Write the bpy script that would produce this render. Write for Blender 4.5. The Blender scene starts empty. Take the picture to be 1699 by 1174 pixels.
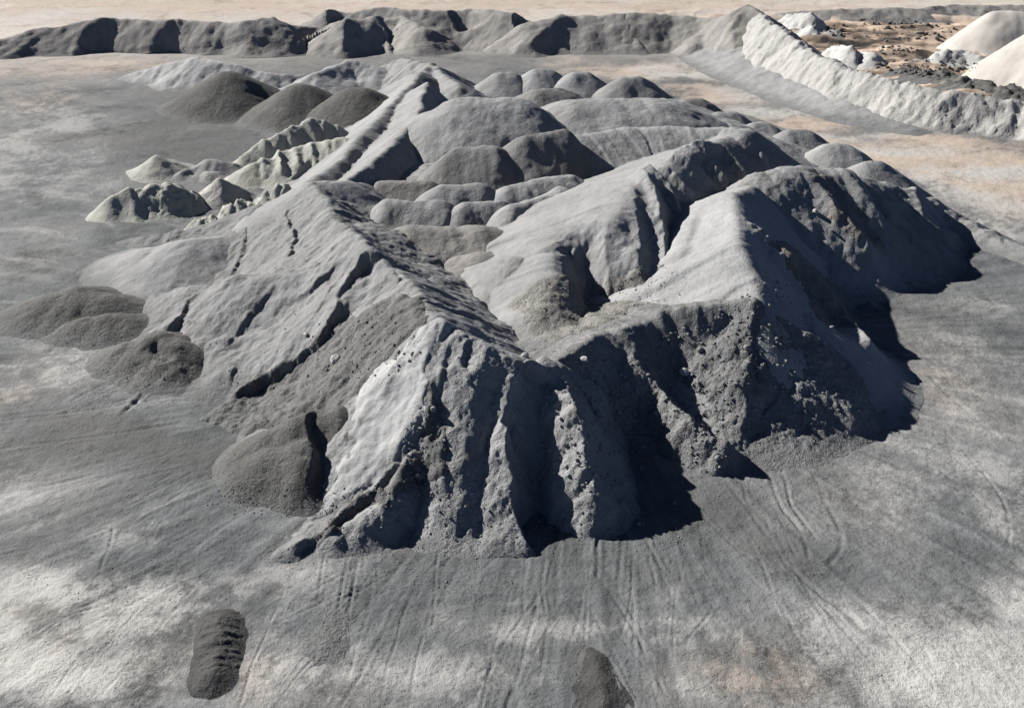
import bpy, math, random
import numpy as np
from mathutils import Vector
random.seed(7)
scene = bpy.context.scene
C = scene.collection

# ------------------------------------------------------------------ camera
CAM_H = 30.0
PITCH = math.radians(27.0)
FOC = 1613.0                      # focal length in photograph pixels (1699 wide)
cam_d = bpy.data.cameras.new('camera')
cam = bpy.data.objects.new('camera', cam_d); C.objects.link(cam)
cam.location = (0, 0, CAM_H)
cam.rotation_euler = (math.radians(90) - PITCH, 0, 0)
cam_d.sensor_width = 36.0
cam_d.lens = 36.0 * FOC / 1699.0
cam_d.clip_end = 6000
scene.camera = cam

# ------------------------------------------------------------------ light
SUN_AZ = math.radians(-60)        # from +Y (away from camera), negative = to the left
SUN_EL = math.radians(31)
world = bpy.data.worlds.new('World'); scene.world = world; world.use_nodes = True
wn = world.node_tree
sky = wn.nodes.new('ShaderNodeTexSky'); sky.sky_type = 'NISHITA'; sky.sun_disc = False
sky.air_density = .25; sky.dust_density = .1; sky.ozone_density = 2.0; sky.sun_elevation = SUN_EL; sky.sun_rotation = SUN_AZ
bg = wn.nodes['Background']; bg.inputs['Strength'].default_value = 0.05
wn.links.new(sky.outputs['Color'], bg.inputs['Color'])
sun_d = bpy.data.lights.new('sun', 'SUN'); sun_d.energy = 5.0; sun_d.angle = math.radians(0.5)
sun_d.color = (1.0, 0.96, 0.9)
sun = bpy.data.objects.new('sun', sun_d); C.objects.link(sun)
sdir = Vector((math.sin(SUN_AZ) * math.cos(SUN_EL), math.cos(SUN_AZ) * math.cos(SUN_EL), math.sin(SUN_EL)))
sun.rotation_euler = sdir.to_track_quat('Z', 'Y').to_euler()
sun.location = sdir * 200
vs = scene.view_settings
vs.view_transform = 'Standard'; vs.look = 'None'; vs.gamma = 1; vs.use_curve_mapping = False
vs.exposure = 1.22
scene.cycles.diffuse_bounces = 2

# ------------------------------------------------------------------ survey helpers
SP, CP = math.sin(PITCH), math.cos(PITCH)
def at(px, py, h=0.0):
    """ground position of a point of the photograph that lies h metres up"""
    x = (px - 849.5) / FOC; y = -(py - 587.0) / FOC
    d = (x, CP + y * SP, -SP + y * CP)
    t = (h - CAM_H) / d[2]
    return np.array((d[0] * t, d[1] * t))
def slant(x, y): return math.sqrt(x * x + y * y + CAM_H * CAM_H)

def _hash(ix, iy, seed):
    h = (ix.astype(np.int64) * 374761393 + iy.astype(np.int64) * 668265263 + seed * 982451653) & 0x7fffffff
    h = ((h ^ (h >> 13)) * 1274126177) & 0x7fffffff
    return ((h ^ (h >> 16)) & 0xffff) / 32767.5 - 1.0
def noise(x, y, seed=0):
    ix = np.floor(x); iy = np.floor(y); fx = x - ix; fy = y - iy
    ix = ix.astype(np.int64); iy = iy.astype(np.int64)
    u = fx * fx * fx * (fx * (fx * 6 - 15) + 10); v = fy * fy * fy * (fy * (fy * 6 - 15) + 10)
    a = _hash(ix, iy, seed); b = _hash(ix + 1, iy, seed); c = _hash(ix, iy + 1, seed); d = _hash(ix + 1, iy + 1, seed)
    return (a * (1 - u) + b * u) * (1 - v) + (c * (1 - u) + d * u) * v
def fbm(x, y, seed=0, octs=4, gain=0.5):
    s = 0; a = 1; n = 0
    for o in range(octs):
        s = s + a * noise(x * 2 ** o + o * 17.3, y * 2 ** o - o * 9.1, seed + o * 7); n += a; a *= gain
    return s / n
def sstep(a, b, x):
    t = np.clip((x - a) / (b - a), 0, 1); return t * t * (3 - 2 * t)

def seg_dist(X, Y, a, b):
    dx, dy = b[0] - a[0], b[1] - a[1]; L2 = dx * dx + dy * dy + 1e-9
    t = np.clip(((X - a[0]) * dx + (Y - a[1]) * dy) / L2, 0, 1)
    ex = X - a[0] - t * dx; ey = Y - a[1] - t * dy
    return np.sqrt(ex * ex + ey * ey), t, (dx * ey - dy * ex), math.sqrt(L2)

class Ridge:
    """a crest line whose sides fall away at the angle of repose"""
    def __init__(s, pts, slope=.68, r=.5, slope_back=None):
        s.p = [(*at(x, y, h), h) for x, y, h in pts]
        s.sr = slope; s.sl = slope if slope_back is None else slope_back; s.r = r
        if len(s.p) == 1: x, y, h = s.p[0]; s.p.append((x + .01, y, h))
    def ev(s, X, Y):
        best = np.full(X.shape, -50.0); U = np.zeros(X.shape); acc = 0
        n = len(s.p) - 1
        for i, (a, b) in enumerate(zip(s.p[:-1], s.p[1:])):
            d, t, side, L = seg_dist(X, Y, a, b)
            if s.sl != s.sr:
                w = sstep(-.35, .35, side / L / (d + .3)); sl = s.sr + (s.sl - s.sr) * w
                tt = ((X - a[0]) * (b[0] - a[0]) + (Y - a[1]) * (b[1] - a[1])) / L
                over = np.maximum(tt - L, -tt)
                sl = sl + (max(s.sl, s.sr) - sl) * np.where((tt > L) if i == n - 1 else ((tt < 0) if i == 0 else False), sstep(.05, .45, over / (d + .3)), sstep(.3, .85, over / (d + .3)))
            else: sl = s.sr
            h = a[2] + (b[2] - a[2]) * t - sl * (np.sqrt(d * d + s.r * s.r) - s.r)
            m = h > best; best = np.where(m, h, best); U = np.where(m, acc + t * L, U); acc += L
        return best, U
    def pts(s): return s.p
class Plateau:
    """a tipped platform: level inside its outline, falling away outside it"""
    def __init__(s, pts, z, slope=.6, zb=None):
        s.q = [tuple(at(x, y, z)) for x, y in pts]; s.z = z; s.sl = slope
    def ev(s, X, Y):
        d = np.full(X.shape, 1e9); ins = np.zeros(X.shape, bool); n = len(s.q)
        for i in range(n):
            a, b = s.q[i], s.q[(i + 1) % n]
            dd, t, sd, L = seg_dist(X, Y, a, b); d = np.minimum(d, dd)
            c = ((a[1] > Y) != (b[1] > Y)) & (X < (b[0] - a[0]) * (Y - a[1]) / (b[1] - a[1] + 1e-12) + a[0])
            ins ^= c
        return s.z - s.sl * np.where(ins, 0, d), X * .7
    def pts(s): return [(x, y, s.z) for x, y in s.q]

class Rib:
    """a rib (amp > 0) or gully (amp < 0) that runs over a heap's surface"""
    def __init__(s, pts, amp, w, sharp=True):
        s.px = pts; s.amp = amp; s.w = w; s.sharp = sharp; s.p = None
    def fit(s, field):
        s.p = []
        for q in s.px:
            hs = np.arange(13, -.3, -.03)
            P = np.array([at(q[0], q[1], h) for h in hs])
            F = field(P[:, 0], P[:, 1]); k = np.argmax(F >= hs) if (F >= hs).any() else len(hs) - 1
            s.p.append((P[k, 0], P[k, 1], q[2] if len(q) > 2 else 1.0))
    def ev(s, X, Y):
        o = np.zeros(X.shape)
        for a, b in zip(s.p[:-1], s.p[1:]):
            d, t, sd, L = seg_dist(X, Y, a, b); d = d / s.w
            k = np.clip(1 - d, 0, 1) if s.sharp else np.exp(-d * d)
            if s.sharp: k = k * k * (1.6 - .6 * k)
            o = np.maximum(o, k * (a[2] + (b[2] - a[2]) * t))
        return o * s.amp

class Step(Rib):
    tw = 1.0
    def wide(s, k): s.tw = k; return s
    """a small scarp: the ground drops by amp on the left of the line's travel and recovers over w"""
    def ev(s, X, Y):
        best = np.full(X.shape, 1e9); o = np.zeros(X.shape)
        for a, b in zip(s.p[:-1], s.p[1:]):
            d, t, sd, L = seg_dist(X, Y, a, b); m = d < best; k = a[2] + (b[2] - a[2]) * t
            tt = ((X - a[0]) * (b[0] - a[0]) + (Y - a[1]) * (b[1] - a[1])) / L
            end = 1 - sstep(0, .7, np.maximum(tt - L, -tt) / (d + .2))
            v = -k * sstep(-.12 * s.tw, .28 * s.tw, sd / L) * np.exp(-(d / s.w) ** 1.5) * end
            o = np.where(m, v, o); best = np.minimum(best, d)
        return o * s.amp

class Heap:
    def __init__(s, name, label, cat, prims, mat, ribs=(), warp=.5, rough=.12, lump=.0, rill=.06, soft=.25, group=None,
                 res=2.0, seed=0, apron=.35, rillw=.9, lumpmask=None, zmax=None):
        s.__dict__.update(locals())
        s.seed = seed
        s.ribs = list(ribs)
        for r in s.ribs: r.fit(lambda X, Y: s.base(X, Y)[0])
    def base(s, X, Y):
        wx = fbm(X * .16, Y * .16, s.seed + 1, 3) * s.warp + fbm(X * .6, Y * .6, s.seed + 2, 2) * s.warp * .25
        wy = fbm(X * .16 + 50, Y * .16, s.seed + 3, 3) * s.warp + fbm(X * .6 + 50, Y * .6, s.seed + 4, 2) * s.warp * .25
        X2, Y2 = X + wx, Y + wy; H = None
        for i, p in enumerate(s.prims):
            h, u = p.ev(X2, Y2)
            if H is None: H, U = h, u
            else:
                k = s.soft; e = np.clip(.5 + .5 * (h - H) / k, 0, 1)
                U = np.where(h > H, u + 31.7 * i, U); H = H + (h - H) * e + k * e * (1 - e) * .5
        k = s.apron; H = k * np.logaddexp(0, H / k) - k * .55 + .3 * np.minimum(H + .25, 0)          # concave foot, sinking under the ground
        return H, U
    def height(s, X, Y):
        H, U = s.base(X, Y)
        if s.ribs:
            Xr = X + .3 * fbm(X * 1.1, Y * 1.1, s.seed + 21, 3, .6); Yr = Y + .3 * fbm(X * 1.1 + 9, Y * 1.1, s.seed + 22, 3, .6)
        for r in s.ribs: H = H + r.ev(Xr, Yr)
        on = sstep(-.1, .8, H)
        H = H + on * (s.rough * fbm(X * .45, Y * .45, s.seed + 11, 4) + s.rill * fbm(U / s.rillw, H * .18, s.seed + 12, 3)
                      + s.rough * .2 * fbm(X * 2.3, Y * 2.3, s.seed + 13, 3))
        if s.lump:
            l = fbm(X * .9, Y * .9, s.seed + 14, 5, .68); l = l * (1 + .8 * fbm(X * .3, Y * .3, s.seed + 16, 2))
            m = on if s.lumpmask is None else on * s.lumpmask(X, Y)
            H = H + m * s.lump * (2.2 * l + .5 * fbm(X * 4, Y * 4, s.seed + 15, 2))
        return H, U

def mesh_grid(name, VX, VY, VZ, keep, uv=None, col=None):
    """one mesh from a grid of vertices, only the faces in keep"""
    ny, nx = VX.shape
    idx = np.arange(ny * nx).reshape(ny, nx)
    q = np.stack([idx[:-1, :-1], idx[:-1, 1:], idx[1:, 1:], idx[1:, :-1]], -1)[keep]
    used = np.unique(q); remap = np.full(ny * nx, -1, np.int64); remap[used] = np.arange(len(used)); q = remap[q]
    me = bpy.data.meshes.new(name)
    co = np.stack([VX.ravel()[used], VY.ravel()[used], VZ.ravel()[used]], -1).astype(np.float32)
    me.vertices.add(len(co)); me.vertices.foreach_set('co', co.ravel())
    me.loops.add(q.size); me.loops.foreach_set('vertex_index', q.ravel().astype(np.int32))
    me.polygons.add(len(q)); me.polygons.foreach_set('loop_start', (np.arange(len(q)) * 4).astype(np.int32))
    me.update(calc_edges=True)
    me.polygons.foreach_set('use_smooth', np.ones(len(q), bool))
    if uv is not None:
        l = me.uv_layers.new(name='flow'); u = np.stack([uv[0].ravel()[used], uv[1].ravel()[used]], -1).astype(np.float32)
        l.data.foreach_set('uv', u[q.ravel()].ravel())
    if col is not None:
        a = me.color_attributes.new('soil', 'FLOAT_COLOR', 'POINT')
        c = np.concatenate([col.reshape(-1, 3)[used], np.ones((len(used), 1))], 1).astype(np.float32)
        a.data.foreach_set('color', c.ravel())
    me.validate()
    return me

def setp(o, label=None, cat=None, group=None, kind=None):
    if label: o['label'] = label
    if cat: o['category'] = cat
    if group: o['group'] = group
    if kind: o['kind'] = kind
    return o
HEAPS = []
def build_heap(h):
    P = [q for p in h.prims for q in [(x, y, z, min(getattr(p, 'sr', 9), p.sl)) for x, y, z in p.pts()]]
    ext = [(x, y, max(z, .3) / s + 2.6) for x, y, z, s in P]
    x0 = min(x - e for x, y, e in ext); x1 = max(x + e for x, y, e in ext)
    y0 = min(y - e for x, y, e in ext); y1 = max(y + e for x, y, e in ext)
    cx, cy = (x0 + x1) / 2, (y0 + y1) / 2
    res = h.res * slant(cx, max(y0, 20)) / 972.0
    nx = max(12, int((x1 - x0) / res)); ny = max(12, int((y1 - y0) / res))
    X, Y = np.meshgrid(np.linspace(x0, x1, nx), np.linspace(y0, y1, ny))
    H, U = h.height(X, Y)
    lim = -.3
    v = H > lim
    keep = v[:-1, :-1] | v[1:, :-1] | v[:-1, 1:] | v[1:, 1:]
    Z = np.where(v, H, np.minimum(H, lim))
    me = mesh_grid(h.name, X - cx, Y - cy, Z, keep, (U, H))
    me.materials.append(h.mat)
    o = bpy.data.objects.new(h.name, me); C.objects.link(o); o.location = (cx, cy, 0)
    setp(o, h.label, h.cat, h.group)
    HEAPS.append(h); h.obj = o
    return o

# ------------------------------------------------------------------ materials
def lin(r, g, b): return tuple((c / 255 / 12.92 if c / 255 <= .04045 else ((c / 255 + .055) / 1.055) ** 2.4) for c in (r, g, b)) + (1,)
def soil_mat(name, dark, mid, light, speck=.35, streak=.5, bump=.5, scale=1.0, soil=False, grain=1.0, toe=.75):
    if soil or streak == 0 or mid[0] > .28: toe = 0
    m = bpy.data.materials.new(name); m.use_nodes = True; nt = m.node_tree; N = nt.nodes; L = nt.links
    bs = N['Principled BSDF']; bs.inputs['Roughness'].default_value = .95
    bs.inputs['Specular IOR Level'].default_value = .15
    geo = N.new('ShaderNodeNewGeometry')
    def nz(sc, det=4, rough=.6, vec=None, dist=0):
        n = N.new('ShaderNodeTexNoise'); n.inputs['Scale'].default_value = sc; n.inputs['Detail'].default_value = det
        n.inputs['Roughness'].default_value = rough; n.inputs['Distortion'].default_value = dist
        L.new(vec if vec is not None else geo.outputs['Position'], n.inputs['Vector']); return n.outputs['Fac']
    def math_(op, a, b=None, c=None):
        n = N.new('ShaderNodeMath'); n.operation = op
        for i, v in enumerate((a, b, c)):
            if v is None: continue
            if hasattr(v, 'links'): L.new(v, n.inputs[i])
            else: n.inputs[i].default_value = v
        return n.outputs[0]
    big = nz(.11 * scale, 5, .6, dist=.6); medn = nz(.7 * scale, 5, .65); fine = nz(5.5 * scale, 3, .7); tiny = nz(16 * scale, 2, .6)
    f = math_('MULTIPLY_ADD', big, .9, math_('MULTIPLY', medn, .6))
    f = math_('MULTIPLY_ADD', fine, speck, f)
    f = math_('MULTIPLY_ADD', tiny, speck * .7, f)
    tot = .9 + .6 + speck * 1.7
    if streak and not soil:
        uv = N.new('ShaderNodeUVMap'); uv.uv_map = 'flow'
        mp = N.new('ShaderNodeMapping'); mp.inputs['Scale'].default_value = (1.6, .22, 1)
        L.new(uv.outputs[0], mp.inputs[0]); st = nz(1.0, 4, .6, mp.outputs[0])
        f = math_('MULTIPLY_ADD', st, streak, f); tot += streak
    f = math_('DIVIDE', f, tot)
    cr = N.new('ShaderNodeValToRGB'); L.new(f, cr.inputs[0])
    e = cr.color_ramp.elements; e[0].position = .36; e[0].color = dark; e[1].position = .66; e[1].color = light
    k = e.new(.5); k.color = mid
    col = cr.outputs[0]
    if soil:
        at_ = N.new('ShaderNodeVertexColor'); at_.layer_name = 'soil'
        sc_ = N.new('ShaderNodeMix'); sc_.data_type = 'RGBA'; sc_.blend_type = 'MULTIPLY'; sc_.inputs[0].default_value = 1
        # attribute holds the soil colour; ramp gives grain around 1
        e[0].color = (.55, .55, .56, 1); e[1].color = (1.5, 1.49, 1.47, 1); k.color = (1, 1, 1, 1)
        L.new(col, sc_.inputs[6]); L.new(at_.outputs['Color'], sc_.inputs[7]); col = sc_.outputs[2]
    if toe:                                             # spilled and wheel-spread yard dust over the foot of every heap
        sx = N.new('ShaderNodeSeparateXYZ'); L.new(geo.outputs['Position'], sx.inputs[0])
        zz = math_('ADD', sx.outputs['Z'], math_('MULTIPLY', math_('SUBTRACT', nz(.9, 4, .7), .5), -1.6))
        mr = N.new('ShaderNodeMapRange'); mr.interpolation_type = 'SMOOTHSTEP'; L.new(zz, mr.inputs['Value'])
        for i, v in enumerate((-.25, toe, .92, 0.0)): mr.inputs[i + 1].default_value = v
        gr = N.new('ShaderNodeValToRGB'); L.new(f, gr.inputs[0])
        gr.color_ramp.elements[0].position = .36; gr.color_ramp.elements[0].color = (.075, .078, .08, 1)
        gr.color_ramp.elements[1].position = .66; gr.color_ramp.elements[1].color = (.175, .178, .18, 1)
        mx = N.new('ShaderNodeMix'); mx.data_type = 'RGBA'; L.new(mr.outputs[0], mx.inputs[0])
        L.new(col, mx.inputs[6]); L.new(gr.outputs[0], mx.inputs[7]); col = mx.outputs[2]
    L.new(col, bs.inputs['Base Color'])
    b1 = N.new('ShaderNodeBump'); b1.inputs['Strength'].default_value = bump; b1.inputs['Distance'].default_value = .25
    hsum = math_('MULTIPLY_ADD', fine, .55, math_('MULTIPLY', tiny, .25 * grain)); hsum = math_('MULTIPLY_ADD', nz(1.8 * scale, 4, .6), .9, hsum)
    L.new(hsum, b1.inputs['Height']); L.new(b1.outputs[0], bs.inputs['Normal'])
    return m
def g3(v, t=(1, 1, 1)): return (v * t[0], v * t[1], v * t[2], 1)
COOL = (.985, 1.0, 1.012); WARM = (1.06, 1.0, .92); NEU = (1.0, 1.0, .99)
M_grey = soil_mat('grey_aggregate', g3(.13, COOL), g3(.2, COOL), g3(.27, COOL), bump=.4)
M_ramp = soil_mat('weathered_grey_gravel', g3(.09, COOL), g3(.16, COOL), g3(.24, COOL), speck=.5, bump=.6, streak=.8)
M_pale = soil_mat('pale_gravel_and_painted_sun', g3(.17, COOL), g3(.26, COOL), g3(.36, COOL), bump=.4)  # pale rear ridges; also the sunlight painted on the ribbed horn's flank
M_white = soil_mat('white_rubble', g3(.2, NEU), g3(.33, NEU), g3(.42, NEU), bump=.6, scale=.6)
M_load = [soil_mat('load_grey', g3(.13 * a, t), g3(.2 * a, t), g3(.27 * a, t), speck=.7, bump=.5, streak=.3) for a, t in ((.72, NEU), (1.0, COOL), (1.15, COOL), (.85, (1.03, 1, .96)))]
M_black = soil_mat('black_gravel', g3(.03), g3(.05), g3(.085), speck=.6, bump=.7, toe=0)
M_smooth = soil_mat('fine_grey_sand', g3(.13, COOL), g3(.195, COOL), g3(.26, COOL), speck=.6, bump=.45, streak=.15)
M_rock = soil_mat('coarse_grey_rubble', g3(.1, NEU), g3(.19, COOL), g3(.3, COOL), speck=.7, bump=.7)
M_dark = soil_mat('dark_olive_gravel', g3(.04, (1, 1, .96)), g3(.085, (1, 1, .96)), g3(.16, (1, 1, .96)), speck=1.0, bump=.8)
M_greenish = soil_mat('pale_olive_gravel', g3(.19, (1, 1.02, .93)), g3(.29, (1, 1.01, .92)), g3(.4, (1, 1, .92)), bump=.5)
M_bermg = soil_mat('brown_grey_spoil', g3(.1, (1.03, 1, .96)), g3(.185, (1.03, 1, .96)), g3(.3, (1.03, 1, .95)), bump=.5, scale=.5)
M_cream = soil_mat('pale_cream_spoil', g3(.2, NEU), g3(.275, (1.01, 1, .97)), g3(.35, (1.02, 1, .95)), bump=.8, scale=.6, speck=.5)
M_peach = soil_mat('pale_peach_sand', g3(.24, (1.1, 1, .88)), g3(.3, (1.06, 1, .93)), g3(.35, (1.02, 1, .97)), bump=.2, scale=.4, speck=.2)
M_ground = soil_mat('dusty_ground', g3(.2), g3(.2), g3(.2), soil=True, bump=.45, speck=.55)
M_stone = soil_mat('broken_stone', g3(.12, COOL), g3(.19, COOL), g3(.3, NEU), speck=.4, bump=.4, streak=0)
M_palestone = soil_mat('pale_stone', g3(.25, COOL), g3(.33, NEU), g3(.4, NEU), speck=.4, bump=.4, streak=0)

# ------------------------------------------------------------------ ground
def blob_list():
    # px, py, rx, ry (photograph pixels), strength, channel : 0 white dust, 1 tan, 2 dark grey
    B = []
    W = [(1580,790,130,60,.45),(1650,700,60,60,.4),(900,1050,240,30,.4),(1150,1060,120,30,.45),(350,970,150,30,.4),(700,1120,160,40,.5),(1180,1150,90,30,.4),(1130,125,110,6,.8),(1300,185,120,8,.7),(1500,250,120,8,.7),(1640,290,80,12,.8),(1600,380,100,14,.6),(1090,112,60,8,.7),(1260,165,90,8,.6),(1450,222,120,8,.5),(1620,330,90,30,.6),(100,290,90,40,.35),(60,180,90,14,.35),(150,1000,140,50,.8),(60,1130,160,70,.9),(250,1110,120,60,.5),(480,960,90,40,.45),(520,1120,110,60,.5),(1600,1100,170,90,1.0),(1500,1060,130,60,.6),
         (1690,1000,80,40,.7),(1380,1075,70,40,.5),(650,1150,120,50,.35),(20,250,90,120,.5),(90,200,60,50,.4),(60,320,60,30,.35),(150,590,70,45,.5),
         (185,880,60,25,.35),(60,840,90,40,.4),(30,30,500,12,.5),(120,990,80,30,.5),(1480,442,22,8,1.0),(1620,500,80,14,.4),(1600,575,60,40,.35),
         (1660,880,30,50,.5),(1600,600,70,60,.35),(1000,1000,120,50,.25),(750,1040,130,30,.3),(1150,100,60,14,.5),(1240,150,90,18,.5),(1600,340,120,40,.4),
         (100,420,80,20,.2),(30,600,60,80,.3),(1690,1130,100,90,.6),(120,240,70,20,.3),(80,540,40,20,.3),(1660,620,60,30,.3)]
    T = [(1080,115,120,14,.95),(1200,160,130,20,.95),(1330,200,120,14,.8),(1400,230,200,20,.9),(1560,260,170,26,1),(1650,300,120,50,.9),(60,115,120,14,.5),(230,108,160,8,.6),(40,165,90,20,.35),
         (200,10,500,25,.9),(800,5,700,20,.8),(1400,15,400,10,.6),(300,1080,120,60,.35),(460,1130,60,50,.45),(60,1060,90,50,.4),(1280,1130,100,50,.4),(640,900,60,25,.3),
         (1560,620,80,80,.3),(1450,350,120,30,.2),(20,650,80,60,.3)]
    D = [(950,1110,50,60,.6),(1180,830,140,50,.7),(1300,890,120,60,.6),(1000,920,130,40,.5),(260,215,190,50,.8),(350,160,150,20,.6),(250,735,260,38,.9),(430,690,120,26,.8),(150,800,120,20,.4),(1150,880,140,50,.5),(1330,930,120,60,.5),(700,960,200,30,.25),(330,230,180,60,.45),(300,160,130,35,.4),(450,650,120,25,.5),(1060,960,220,60,.45),(1230,850,170,80,.55),(800,1010,140,22,.4),
         (380,960,110,35,.35),(230,940,70,20,.25),(1560,930,160,40,.35),(1500,1110,50,60,.6),(1420,1110,30,50,.5),(1430,1100,80,40,.5),(1000,1150,150,30,.4),
         (970,1080,45,70,.4),(548,1040,35,55,.5),(1480,480,160,60,.45),(1550,560,120,40,.4),(1660,660,40,60,.3),(700,90,150,25,.5),(1200,130,80,25,.3),
         (1400,190,120,25,.5),(1450,330,100,25,.3),(550,970,30,20,.3),(850,960,170,40,.3),(1240,1110,120,40,.4),(450,100,200,10,.4),(1100,790,160,60,.4),(60,700,120,20,.3),(130,470,110,60,.2)]
    for L, ch in ((W, 0), (T, 1), (D, 2)):
        for px, py, rx, ry, s in L:
            c = at(px, py); sl = slant(*c); dep = CAM_H / sl
            B.append((c[0], c[1], rx * sl / FOC, ry * sl / FOC / dep, s, ch))
    return B
RUTS = [ # wheel ruts and grooves: (photo points, half width m, depth m)
 ([(600,880),(590,960),(575,1030)], .12, .09), ([(585,880),(572,960),(560,1030)], .1, .08), ([(540,900),(530,1000)], .1, .06), ([(628,905),(626,980)], .08, .05),
 ([(905,880),(900,960),(905,1030)], .12, .08), ([(990,800),(992,960)], .14, .12), ([(875,900),(868,1020)], .14, .06), ([(930,890),(905,960),(912,1020)], .1, .06),
 ([(1040,850),(1075,905),(1105,950)], .12, .1), ([(1060,860),(1110,940)], .1, .08),
 ([(1270,740),(1285,830),(1330,880),(1345,930)], .16, .12), ([(1295,740),(1305,830),(1360,900)], .14, .1), ([(1330,750),(1370,830),(1400,885),(1385,935),(1330,950)], .2, .07),
 ([(1205,800),(1260,870),(1310,930)], .13, .08), ([(1150,840),(1230,920),(1300,960)], .13, .08), ([(1230,780),(1240,850),(1320,950)], .12, .07),
 ([(1560,700),(1620,770),(1660,820),(1680,870),(1672,915)], .14, .08), ([(1480,720),(1580,790),(1650,850)], .14, .07), ([(1500,700),(1590,760),(1640,800)], .12, .07),
 ([(1330,960),(1400,1010),(1450,1060)], .22, .12),([(1300,930),(1380,1000)],.15,.08),
 ([(0,820),(120,800),(230,770),(340,740)], .2, .08), ([(60,850),(160,815),(330,770)], .14, .08), ([(200,850),(290,800),(345,775)], .12, .08), ([(230,870),(330,800)], .12, .08),
 ([(150,900),(250,850),(340,800)], .12, .06), ([(0,700),(150,680),(280,660),(420,640),(520,615)], .22, .12), ([(30,690),(180,672),(300,640),(400,630)], .16, .1),
 ([(0,745),(200,720),(400,680),(560,650)], .2, .1), ([(100,690),(240,620),(290,590)], .16, .1), ([(0,650),(120,635),(220,600)], .16, .08), ([(200,690),(270,630)], .25, .2),
 ([(110,670),(180,635)], .2, .12), ([(1500,520),(1560,527),(1640,560)], .2, .1), ([(1520,600),(1600,680),(1680,740)], .2, .08), ([(1440,500),(1540,600),(1690,700)], .2, .07),
 ([(0,330),(200,300),(330,260)], .3, .1), ([(0,440),(120,420),(220,395)], .25, .15), ([(0,400),(150,385),(230,375)], .25, .1), ([(100,165),(300,140)], .4, .1),
 ([(60,1060),(120,1020),(170,1010)], .1, .08), ([(165,960),(185,900),(190,870)], .12, .09), ([(690,1010),(760,1000),(900,990)], .35, .1), ([(550,905),(400,880),(330,870)], .12,.04),
 ([(640,960),(720,1040)],.1,.04), ([(380,870),(280,940),(180,980)],.2,.06), ([(330,880),(250,920),(160,960)],.15,.06),
]
RUTW = [([at(*p) for p in pts], w * .6, d * .55) for pts, w, d in RUTS]
_r = np.random.default_rng(4)
for k in range(120):                                   # scrape lines fanning out from the foot of the workings
    a = _r.uniform(-2.05, 1.25); r0 = 26 + _r.uniform(0, 9) - 5 * (abs(a) < .6); L = _r.uniform(3, 11); b = a + _r.uniform(-.12, .12)
    p0 = np.array((4 + r0 * math.sin(a), 62 - r0 * math.cos(a))); p2 = np.array((4 + (r0 + L) * math.sin(b), 62 - (r0 + L) * math.cos(b)))
    n = np.array((p2[1] - p0[1], p0[0] - p2[0])) * _r.uniform(-.06, .06)
    p1 = (p0 + p2) / 2 + n; w = _r.uniform(.05, .09); d = _r.uniform(.01, .032)
    RUTW.append(([p0, (p0 + 2 * p1 + p2) / 4 * .5 + p1 * .5, p2], w, d))
    if k % 3 == 0:
        o = np.array((p2[1] - p0[1], p0[0] - p2[0])) / L * _r.uniform(.35, 1.8); RUTW.append(([p0 + o, p1 + o, p2 + o], w, d))
def chaikin(P, n=2):
    for _ in range(n):
        Q = [P[0]]
        for a, b in zip(P[:-1], P[1:]): Q += [a * .75 + b * .25, a * .25 + b * .75]
        P = Q + [P[-1]]
    return P
RUTW = [(chaikin(P), w, d) for P, w, d in RUTW]
def ground_z(X, Y):
    D = np.sqrt(X * X + Y * Y + 900)
    z = .16 * fbm(X * .05, Y * .05, 201, 3) + .07 * fbm(X * .35, Y * .35, 202, 3) + .035 * fbm(X * 1.5, Y * 1.5, 203, 3) * (D < 140)
    # streaks drawn out by the loader, fanning from the foot of the heap
    a = np.arctan2(X - 4, 62 - Y); z = z + .035 * fbm(a * 40, np.hypot(X, Y - 62) * .08, 204, 3) * sstep(70, 50, D)
    for P, w, d in RUTW:
        o = np.zeros(X.shape); sh = np.zeros(X.shape)
        xs = [p[0] for p in P]; ys = [p[1] for p in P]
        m = (X > min(xs) - 2) & (X < max(xs) + 2) & (Y > min(ys) - 2) & (Y < max(ys) + 2)
        if not m.any(): continue
        Xm, Ym = X[m], Y[m]; best = np.full(Xm.shape, 9.)
        wx = .07 * noise(Xm * .6, Ym * .6, 9)
        tp = np.zeros(Xm.shape); n_ = len(P) - 1
        for i_, (a_, b_) in enumerate(zip(P[:-1], P[1:])):
            dd, t_, _s, _l = seg_dist(Xm + wx, Ym, a_, b_); mm = dd < best; best = np.where(mm, dd, best); tp = np.where(mm, (i_ + t_) / n_, tp)
        q = best / w; z[m] += d * np.sin(np.clip(tp, .0, 1) * np.pi) ** .6 * (-np.exp(-q * q) + .55 * np.exp(-(q - 2) ** 2)) * (.7 + .5 * noise(Xm * 1.3, Ym * 1.3, 5))
    # rough rummaged ground beyond the pale bank
    b = sstep(0, 8, X - 48 - (Y - 130) * -.25) * sstep(118, 128, Y) * sstep(235, 220, Y)
    z = z + b * 1.1 * fbm(X * .16, Y * .3, 207, 4)
    return z
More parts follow.
